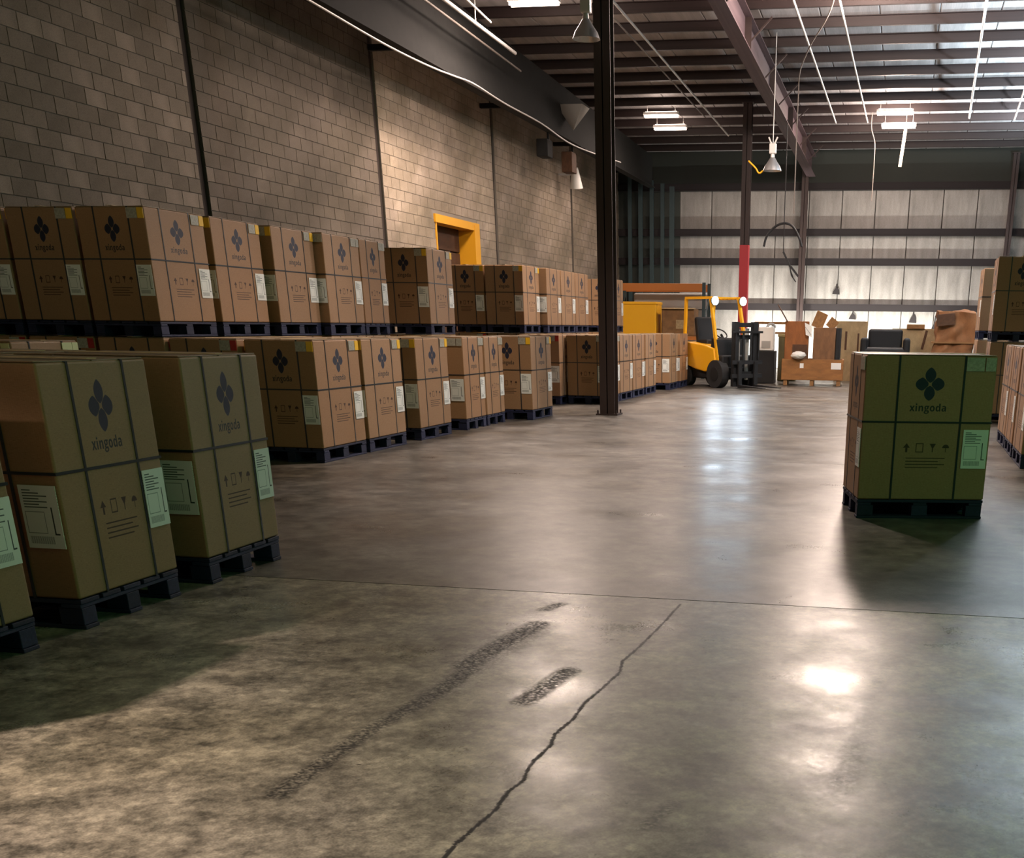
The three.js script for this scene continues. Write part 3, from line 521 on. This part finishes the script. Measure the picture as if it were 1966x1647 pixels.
// ---------------------------------------------------------------- forklift (local +x is its front)
{
  const t = thing('forklift', 'yellow and black forklift with two lit headlights at the end of the aisle', 'forklift', [-4.6, 0, -29.3], -0.76);
  const side = extr([[-0.95, 0.56], [-0.95, 0.98], [-0.8, 1.04], [0.0, 0.97], [0.34, 0.9], [0.42, 0.55], [0.3, 0.42], [0.0, 0.4], [-0.4, 0.45], [-0.75, 0.53]], 0.98, 0.03);
  part('hood', side, yellow, t);
  part('counterweight', extr([[-1.25, 0.32], [-1.3, 0.75], [-1.2, 1.0], [-0.9, 1.02], [-0.9, 0.32]], 0.96, 0.04), yellow, t);
  part('chassis', [rbox(1.9, 0.3, 0.9, -0.25, 0.35, 0, 0.04, 2), rbox(0.5, 0.55, 0.94, 0.42, 0.5, 0, 0.05, 2)], black, t);
  part('dashboard', extr([[0.15, 0.7], [0.5, 0.7], [0.42, 1.12], [0.22, 1.15]], 0.9, 0.02), black, t);
  const seat = part('seat', rbox(0.5, 0.14, 0.52, -0.5, 1.06, 0, 0.05, 3), black, t); part('backrest', rbox(0.14, 0.6, 0.5, 0, 0, 0, 0.05, 3).rotateZ(0.18).translate(-0.74, 1.36, 0), black, seat);
  const wheel = part('steering_wheel', new THREE.TorusGeometry(0.17, 0.016, 8, 24).rotateY(Math.PI / 2).rotateZ(0.9).translate(0.1, 1.27, 0.1), black, t); part('steering_column', rod([0.12, 1.25, 0.1], [0.3, 1.05, 0.1], 0.03), black, wheel);
  for (const s of [-1, 1]) {
    part('front_post', bar([0.53, 0.5, s * 0.47], [0.12, 2.08, s * 0.44], 0.08, 0.06), yellow, t);
    part('rear_post', bar([-0.98, 0.95, s * 0.44], [-0.92, 2.08, s * 0.44], 0.075, 0.06), yellow, t);
    part('roof_rail', bar([-0.95, 2.1, s * 0.44], [0.14, 2.1, s * 0.44], 0.06, 0.06), yellow, t);
    const wf = part('front_wheel', cyl(0.33, 0.33, 0.22, 0, 0, 0, 28).rotateX(Math.PI / 2).translate(0.48, 0.33, s * 0.46), rubber, t); part('hub', cyl(0.16, 0.16, 0.24, 0, 0, 0, 18).rotateX(Math.PI / 2).translate(0.48, 0.33, s * 0.46), black, wf);
    const wr = part('rear_wheel', cyl(0.26, 0.26, 0.18, 0, 0, 0, 28).rotateX(Math.PI / 2).translate(-0.85, 0.26, s * 0.42), rubber, t); part('hub', cyl(0.12, 0.12, 0.2, 0, 0, 0, 18).rotateX(Math.PI / 2).translate(-0.85, 0.26, s * 0.42), black, wr);
    part('mast_rail', [box(0.16, 1.5, 0.06, 0.92, 0.8, s * 0.3), box(0.06, 1.5, 0.15, 0.98, 0.8, s * 0.3)], black, t);
    part('fork', [box(0.05, 0.6, 0.11, 1.1, 0.34, s * 0.25), extr([[1.08, 0.05], [2.05, 0.05], [2.05, 0.065], [1.1, 0.1]], 0.11, 0).translate(0, 0, s * 0.25)], black, t);
    const h = part('headlight', cyl(0.11, 0.07, 0.09, 0, 0, 0, 18).rotateZ(-Math.PI / 2).translate(0.24, 2.03, s * 0.44), black, t);
    part('lens', cyl(0.1, 0.1, 0.012, 0, 0, 0, 18).rotateZ(Math.PI / 2).translate(0.295, 2.03, s * 0.44), glowLed, h);
    const l = new THREE.SpotLight(LED, LED_POWER * 3, 0, 1.15, 0.6); l.name = 'headlight_beam'; l.position.set(0.32, 2.03, s * 0.44); l.target.position.set(5, 0.9, s * 0.44 + 0.6); l.castShadow = true; l.shadow.radius = 4; t.add(l, l.target);
  }
  for (let i = 0; i < 6; i++) part('roof_bar', box(0.04, 0.03, 0.86, -0.82 + i * 0.17, 2.11, 0), yellow, t);
  part('cross_member', [box(0.06, 0.1, 0.7, 0.94, 1.48, 0), box(0.06, 0.1, 0.7, 0.94, 1.2, 0), box(0.06, 0.1, 0.7, 0.94, 0.35, 0)], black, t);
  part('carriage', [box(0.06, 0.09, 0.95, 1.05, 0.3, 0), box(0.06, 0.09, 0.95, 1.05, 0.62, 0), ...[-0.36, -0.12, 0.12, 0.36].map((z) => box(0.04, 0.75, 0.04, 1.05, 0.95, z)), box(0.05, 0.05, 0.95, 1.05, 1.32, 0)], black, t);
  part('lift_cylinder', [cyl(0.05, 0.05, 1.2, 0.86, 0.8, 0.14), cyl(0.05, 0.05, 1.2, 0.86, 0.8, -0.14)], greyP, t);
}
// ---------------------------------------------------------------- things at the far end
for (const [x, z, a, txt] of [[-5.2, -40.75, -0.1, 'portable flood lamp hidden behind the forklift, shining on the back wall'], [-2.6, -40.75, 0, 'portable flood lamp hidden behind the cardboard bin, shining on the back wall'], [0.2, -40.75, 0.1, 'portable flood lamp hidden behind the black seat, shining on the back wall']]) {
  const t = thing('flood_lamp', txt, 'lamp', [x, 0, z], a);
  part('head', rbox(0.34, 0.26, 0.1, 0, 0.5, 0, 0.02), black, t); part('lamp_glass', box(0.28, 0.2, 0.01, 0, 0.5, -0.056), glowFlood, t);
  part('stand', [rod([-0.22, 0.02, 0.2], [0, 0.4, 0.03], 0.015), rod([0.22, 0.02, 0.2], [0, 0.4, 0.03], 0.015), rod([0, 0.02, -0.25], [0, 0.4, 0.03], 0.015)], yellow, t);
  const l = new THREE.RectAreaLight(FLOOD, FLOOD_POWER, 0.28, 0.2); l.name = 'flood_light'; l.position.set(0, 0.5, -0.07); l.rotation.x = 0.12; t.add(l);
}
{
  const t = thing('pallet_rack', 'orange beamed pallet rack behind the back row, left of the forklift', 'rack', [-7.0, 0, -34]);
  for (const x of [-1.35, 1.2]) for (const z of [-0.45, 0.45]) part('upright', box(0.09, 2.6, 0.08, x, 1.3, z), rackBlue, t);
  for (const z of [-0.45, 0.45]) { part('beam', rbox(2.5, 0.2, 0.05, -0.08, 2.47, z, 0.01), orangeSteel, t); part('beam', rbox(2.5, 0.1, 0.05, -0.08, 1.1, z, 0.01), orangeSteel, t); }
  part('shelf_board', box(2.5, 0.03, 0.9, -0.08, 1.165, 0), rawWood, t);
  for (const z of [0]) for (const x of [-1.35, 1.2]) part('brace', [bar([x, 0.3, -0.42], [x, 1.0, 0.42], 0.03), bar([x, 1.4, 0.42], [x, 2.2, -0.42], 0.03)], rackBlue, t);
  const y = thing('yellow_crate', 'bright yellow crate on the shelf of the orange rack', 'crate', [-7.75, 1.18, -33.95]);
  part('shell', rbox(1.1, 0.88, 0.8, 0, 0.44, 0, 0.04, 2), yellow, y); part('rim', rbox(1.14, 0.08, 0.84, 0, 0.86, 0, 0.02), yellow, y);
  const b = thing('cardboard_box', 'brown cardboard box with pale patch beside the yellow crate', 'box', [-6.55, 1.18, -33.9]);
  part('shell', rbox(0.95, 0.72, 0.7, 0, 0.36, 0, 0.02), brownCard, b); part('patch', box(0.32, 0.24, 0.01, 0.1, 0.3, 0.356), creamP, b); part('flap', rbox(0.95, 0.02, 0.34, 0, 0.74, 0.22, 0.005).rotateX(0.05), creamP, b);
  const s = thing('grey_bundle', 'pale grey wrapped bundle lying above the yellow crate under the orange beam', 'bundle', [-7.05, 0, -35.2]);
  part('shell', rbox(2.3, 2.35, 0.5, 0, 1.175, 0, 0.06, 2), greyP, s); part('band', box(2.32, 0.03, 0.52, 0, 1.9, 0), strapMat, s);
}
for (const [x, w, h, txt] of [[-10.05, 0.12, 6.3, 'leftmost of the tall dark posts in the far left corner'], [-9.66, 0.14, 6.1, 'second of the tall dark posts in the far left corner'], [-9.25, 0.13, 6.2, 'third of the tall dark posts in the far left corner'], [-8.86, 0.12, 6.1, 'fourth of the tall dark posts in the far left corner'], [-8.52, 0.16, 6.0, 'rightmost tall dark post where the pale wall begins']]) {
  const t = thing('storage_post', txt, 'post', [x, 0, -42.35], 0, 'tall dark posts in the far left corner'); part('shaft', box(w, h, 0.1, 0, h / 2, 0), rackBlue, t); part('foot', box(w + 0.1, 0.02, 0.2, 0, 0.01, 0), rackBlue, t);
}
{
  const t = thing('wooden_bin', 'large orange brown cardboard bin on a wooden pallet right of the forklift', 'bin', [-2.4, 0, -31.2], 0.05);
  part('wall_panel', [rbox(1.62, 0.52, 0.05, 0, 0.4, 0.5, 0.01), rbox(1.62, 0.52, 0.05, 0, 0.4, -0.5, 0.01), rbox(0.05, 0.52, 1.0, -0.79, 0.4, 0, 0.01), rbox(0.05, 0.52, 1.0, 0.79, 0.4, 0, 0.01), box(1.56, 0.02, 0.98, 0, 0.17, 0)], std({ color: lin(0.52, 0.22, 0.06), roughness: 0.75, map: grainTex }), t);
  for (const x of [-0.7, 0, 0.7]) part('runner', box(0.1, 0.13, 1.0, x, 0.07, 0), rawWood, t);
  part('white_label', box(0.26, 0.16, 0.01, 0.62, 0.5, 0.53), whiteP, t); part('white_label', box(0.1, 0.12, 0.01, -0.28, 0.5, 0.53), whiteP, t);
  const o = thing('cardboard_box', 'open orange cardboard box with raised flaps standing in the bin', 'box', [-2.86, 0.19, -31.2], 0.05);
  part('shell', rbox(0.62, 1.4, 0.5, 0, 0.7, 0, 0.015), std({ color: lin(0.5, 0.17, 0.04), roughness: 0.75, map: grainTex }), o); part('raised_flap', bar([-0.25, 1.38, 0.2], [-0.52, 1.8, 0.2], 0.02, 0.35), darkCard, o); part('painted_hollow', box(0.4, 0.42, 0.02, 0.1, 0.62, 0.255), darkCard, o);  // dark plate paints the shade of a hollow; the box front is solid
  const p = thing('paper_sheet', 'white paper sheet hung between the two tall boxes in the bin', 'paper', [-2.56, 1.4, -30.86], 0.05); part('sheet', extr([[-0.08, 0.16], [0.1, 0.08], [0.12, -0.2], [-0.04, -0.14]], 0.006, 0), whiteP, p); part('crease', bar([-0.06, 0.05, 0.006], [0.1, -0.14, 0.006], 0.012, 0.004), greyP, p);
  const b = thing('cardboard_box', 'square brown cardboard box standing upright on the right of the bin', 'box', [-2.1, 0.19, -31.15], -0.03);
  part('shell', rbox(0.58, 1.25, 0.55, 0, 0.63, 0, 0.015), std({ color: lin(0.36, 0.17, 0.07), roughness: 0.75, map: grainTex }), b); part('torn_flap', [bar([-0.25, 1.25, 0], [-0.1, 1.62, 0], 0.3, 0.02), bar([0.1, 1.25, 0.1], [0.25, 1.45, 0.1], 0.24, 0.02)], rawWood, b); part('side_foam', box(0.1, 1.05, 0.4, 0.36, 0.72, 0.05), black, b);
  const w = thing('crumpled_bag', 'crumpled white plastic bag at the front of the bin', 'bag', [-2.75, 0.76, -30.64]); const g = new THREE.IcosahedronGeometry(0.15, 3), q = g.attributes.position;
  for (let i = 0; i < q.count; i++) { const k = 1 + 0.25 * (vn(q.getX(i) * 20 + 50, q.getY(i) * 20 + q.getZ(i) * 9 + 50, 999) - 0.5); q.setXYZ(i, q.getX(i) * k * 1.3, q.getY(i) * k * 0.6, q.getZ(i) * k); } g.computeVertexNormals(); part('film', g, whiteP, w);
}
{
  const t = thing('work_table', 'tall grey work table against the wall behind the forklift mast', 'table', [-3.85, 0, -34.0]);
  part('tabletop', rbox(0.95, 0.06, 0.6, 0, 1.55, 0, 0.01), rawWood, t); part('shelf', rbox(0.9, 0.05, 0.55, 0, 1.28, 0, 0.01), rawWood, t);
  for (const x of [-0.44, 0.44]) for (const z of [-0.26, 0.26]) part('leg', box(0.05, 1.53, 0.05, x, 0.765, z), whiteP, t);
  const m = thing('white_machine', 'small white and grey machine beside the forklift mast', 'machine', [-3.72, 0, -31.7]);
  part('cabinet', rbox(0.4, 0.6, 0.4, 0, 1.14, 0, 0.03, 2), whiteP, m); part('panel', box(0.24, 0.18, 0.02, 0, 1.0, 0.205), greyP, m); part('pipe_bend', new THREE.TorusGeometry(0.1, 0.035, 10, 20, Math.PI).translate(0.1, 1.42, 0), greyP, m); part('stand', rbox(0.5, 0.84, 0.6, 0, 0.42, 0, 0.02), black, m);
  const g = thing('olive_box', 'olive brown box on the floor behind the white machine', 'box', [-3.3, 0, -33.3]); part('shell', rbox(0.5, 1.2, 0.5, 0, 0.6, 0, 0.03), std({ color: lin(0.2, 0.16, 0.06), roughness: 0.8, map: grainTex }), g); part('lid', rbox(0.54, 0.08, 0.54, 0, 1.22, 0, 0.02), std({ color: lin(0.26, 0.2, 0.08), roughness: 0.8 }), g);
}
{
  const t = thing('black_armchair', 'bulky black padded seat standing before the pale back wall', 'seat', [-0.55, 0, -33]);
  part('cushion', rbox(1.3, 0.4, 0.8, 0, 0.75, 0.05, 0.1, 3), black, t); part('backrest', rbox(0.95, 0.75, 0.2, -0.02, 1.05, -0.3, 0.08, 3), black, t);
  for (const s of [-1, 1]) part('armrest', rbox(0.2, 0.6, 0.8, s * 0.58, 0.9, 0.05, 0.08, 3), black, t); part('base', box(1.2, 0.55, 0.7, 0, 0.275, 0.05), black, t);
  const a = thing('cream_board', 'cream cardboard sheets leaning left of the black seat', 'cardboard', [-1.55, 0, -34]); part('sheet', box(0.9, 1.62, 0.05, 0, 0.81, 0), creamP, a); part('dark_strip', [box(0.06, 0.5, 0.01, -0.15, 1.1, 0.03), box(0.05, 0.6, 0.01, 0.2, 1.0, 0.03)], darkCard, a);
  const c = thing('cream_board', 'long cream cardboard stack right of the black seat', 'cardboard', [0.35, 0, -34.2]); part('sheet', box(1.5, 1.45, 0.12, 0, 0.72, 0), creamP, c); part('dark_strip', bar([0.12, 0.9, 0.075], [0.22, 1.4, 0.075], 0.07, 0.01), darkCard, c); part('top_box', rbox(0.5, 0.12, 0.3, -0.1, 1.5, 0, 0.01), rawWood, c);
  const d = thing('brown_bale', 'tall brown bale of crumpled cardboard before the back wall at right', 'bale', [1.3, 0, -33.2]); const g = new THREE.BoxGeometry(1.1, 1.85, 0.8, 10, 14, 8), q = g.attributes.position;
  for (let i = 0; i < q.count; i++) { const x = q.getX(i), y = q.getY(i), z = q.getZ(i); q.setXYZ(i, x * (1 - 0.1 * (y + 0.9) / 1.8) + 0.14 * (vn(y * 5 + 30, z * 5 + 30, 999) - 0.5), y + 0.16 * (vn(x * 4 + 40, z * 4 + 9, 999) - 0.5), z + 0.2 * (vn(x * 5 + 20, y * 5 + 20, 999) - 0.5)); } g.computeVertexNormals();
  part('bundle', g.translate(0, 0.97, 0), std({ color: lin(0.48, 0.2, 0.07), roughness: 0.8, map: grainTex }), d); part('dark_sheet', rbox(0.5, 0.3, 0.03, -0.1, 1.7, 0.46, 0.01).rotateZ(0.1), darkCard, d); part('tie_strap', box(1.2, 0.04, 0.98, 0, 1.1, 0), rawWood, d);
  const e = thing('small_bin', 'small dark open box with a white rim beside the brown bale', 'box', [1.5, 0, -31.8]); part('shell', rbox(0.42, 0.72, 0.4, 0, 0.36, 0, 0.02), darkCard, e); part('lid', rbox(0.46, 0.08, 0.44, 0, 0.75, 0, 0.02), creamP, e);
  for (const [x, y, h, txt] of [[0.15, 1.8, 0.36, 'brown tool hanging on the back wall above the cream cardboard'], [0.75, 1.5, 0.55, 'dark tapered tool hanging on the back wall by the brown bale'], [-1.55, 1.85, 0.26, 'small dark tool hanging on the back wall left of the black seat'], [-2.05, 2.7, 0.3, 'small dark hook high on the back wall above the girt']]) {
    const k = thing('wall_tool', txt, 'tool', [x * 1.27, y, Z_B + 0.06]); part('head', extr([[-0.12, -h * 0.4], [0.12, -h * 0.45], [0.1, 0], [0.02, h * 0.3], [-0.06, 0]], 0.05, 0.01), girtMat, k); part('handle', rod([0, h * 0.2, 0.02], [0.02, h * 0.7, 0.02], 0.02), girtMat, k);
  }
}
renderer.render(scene, camera);
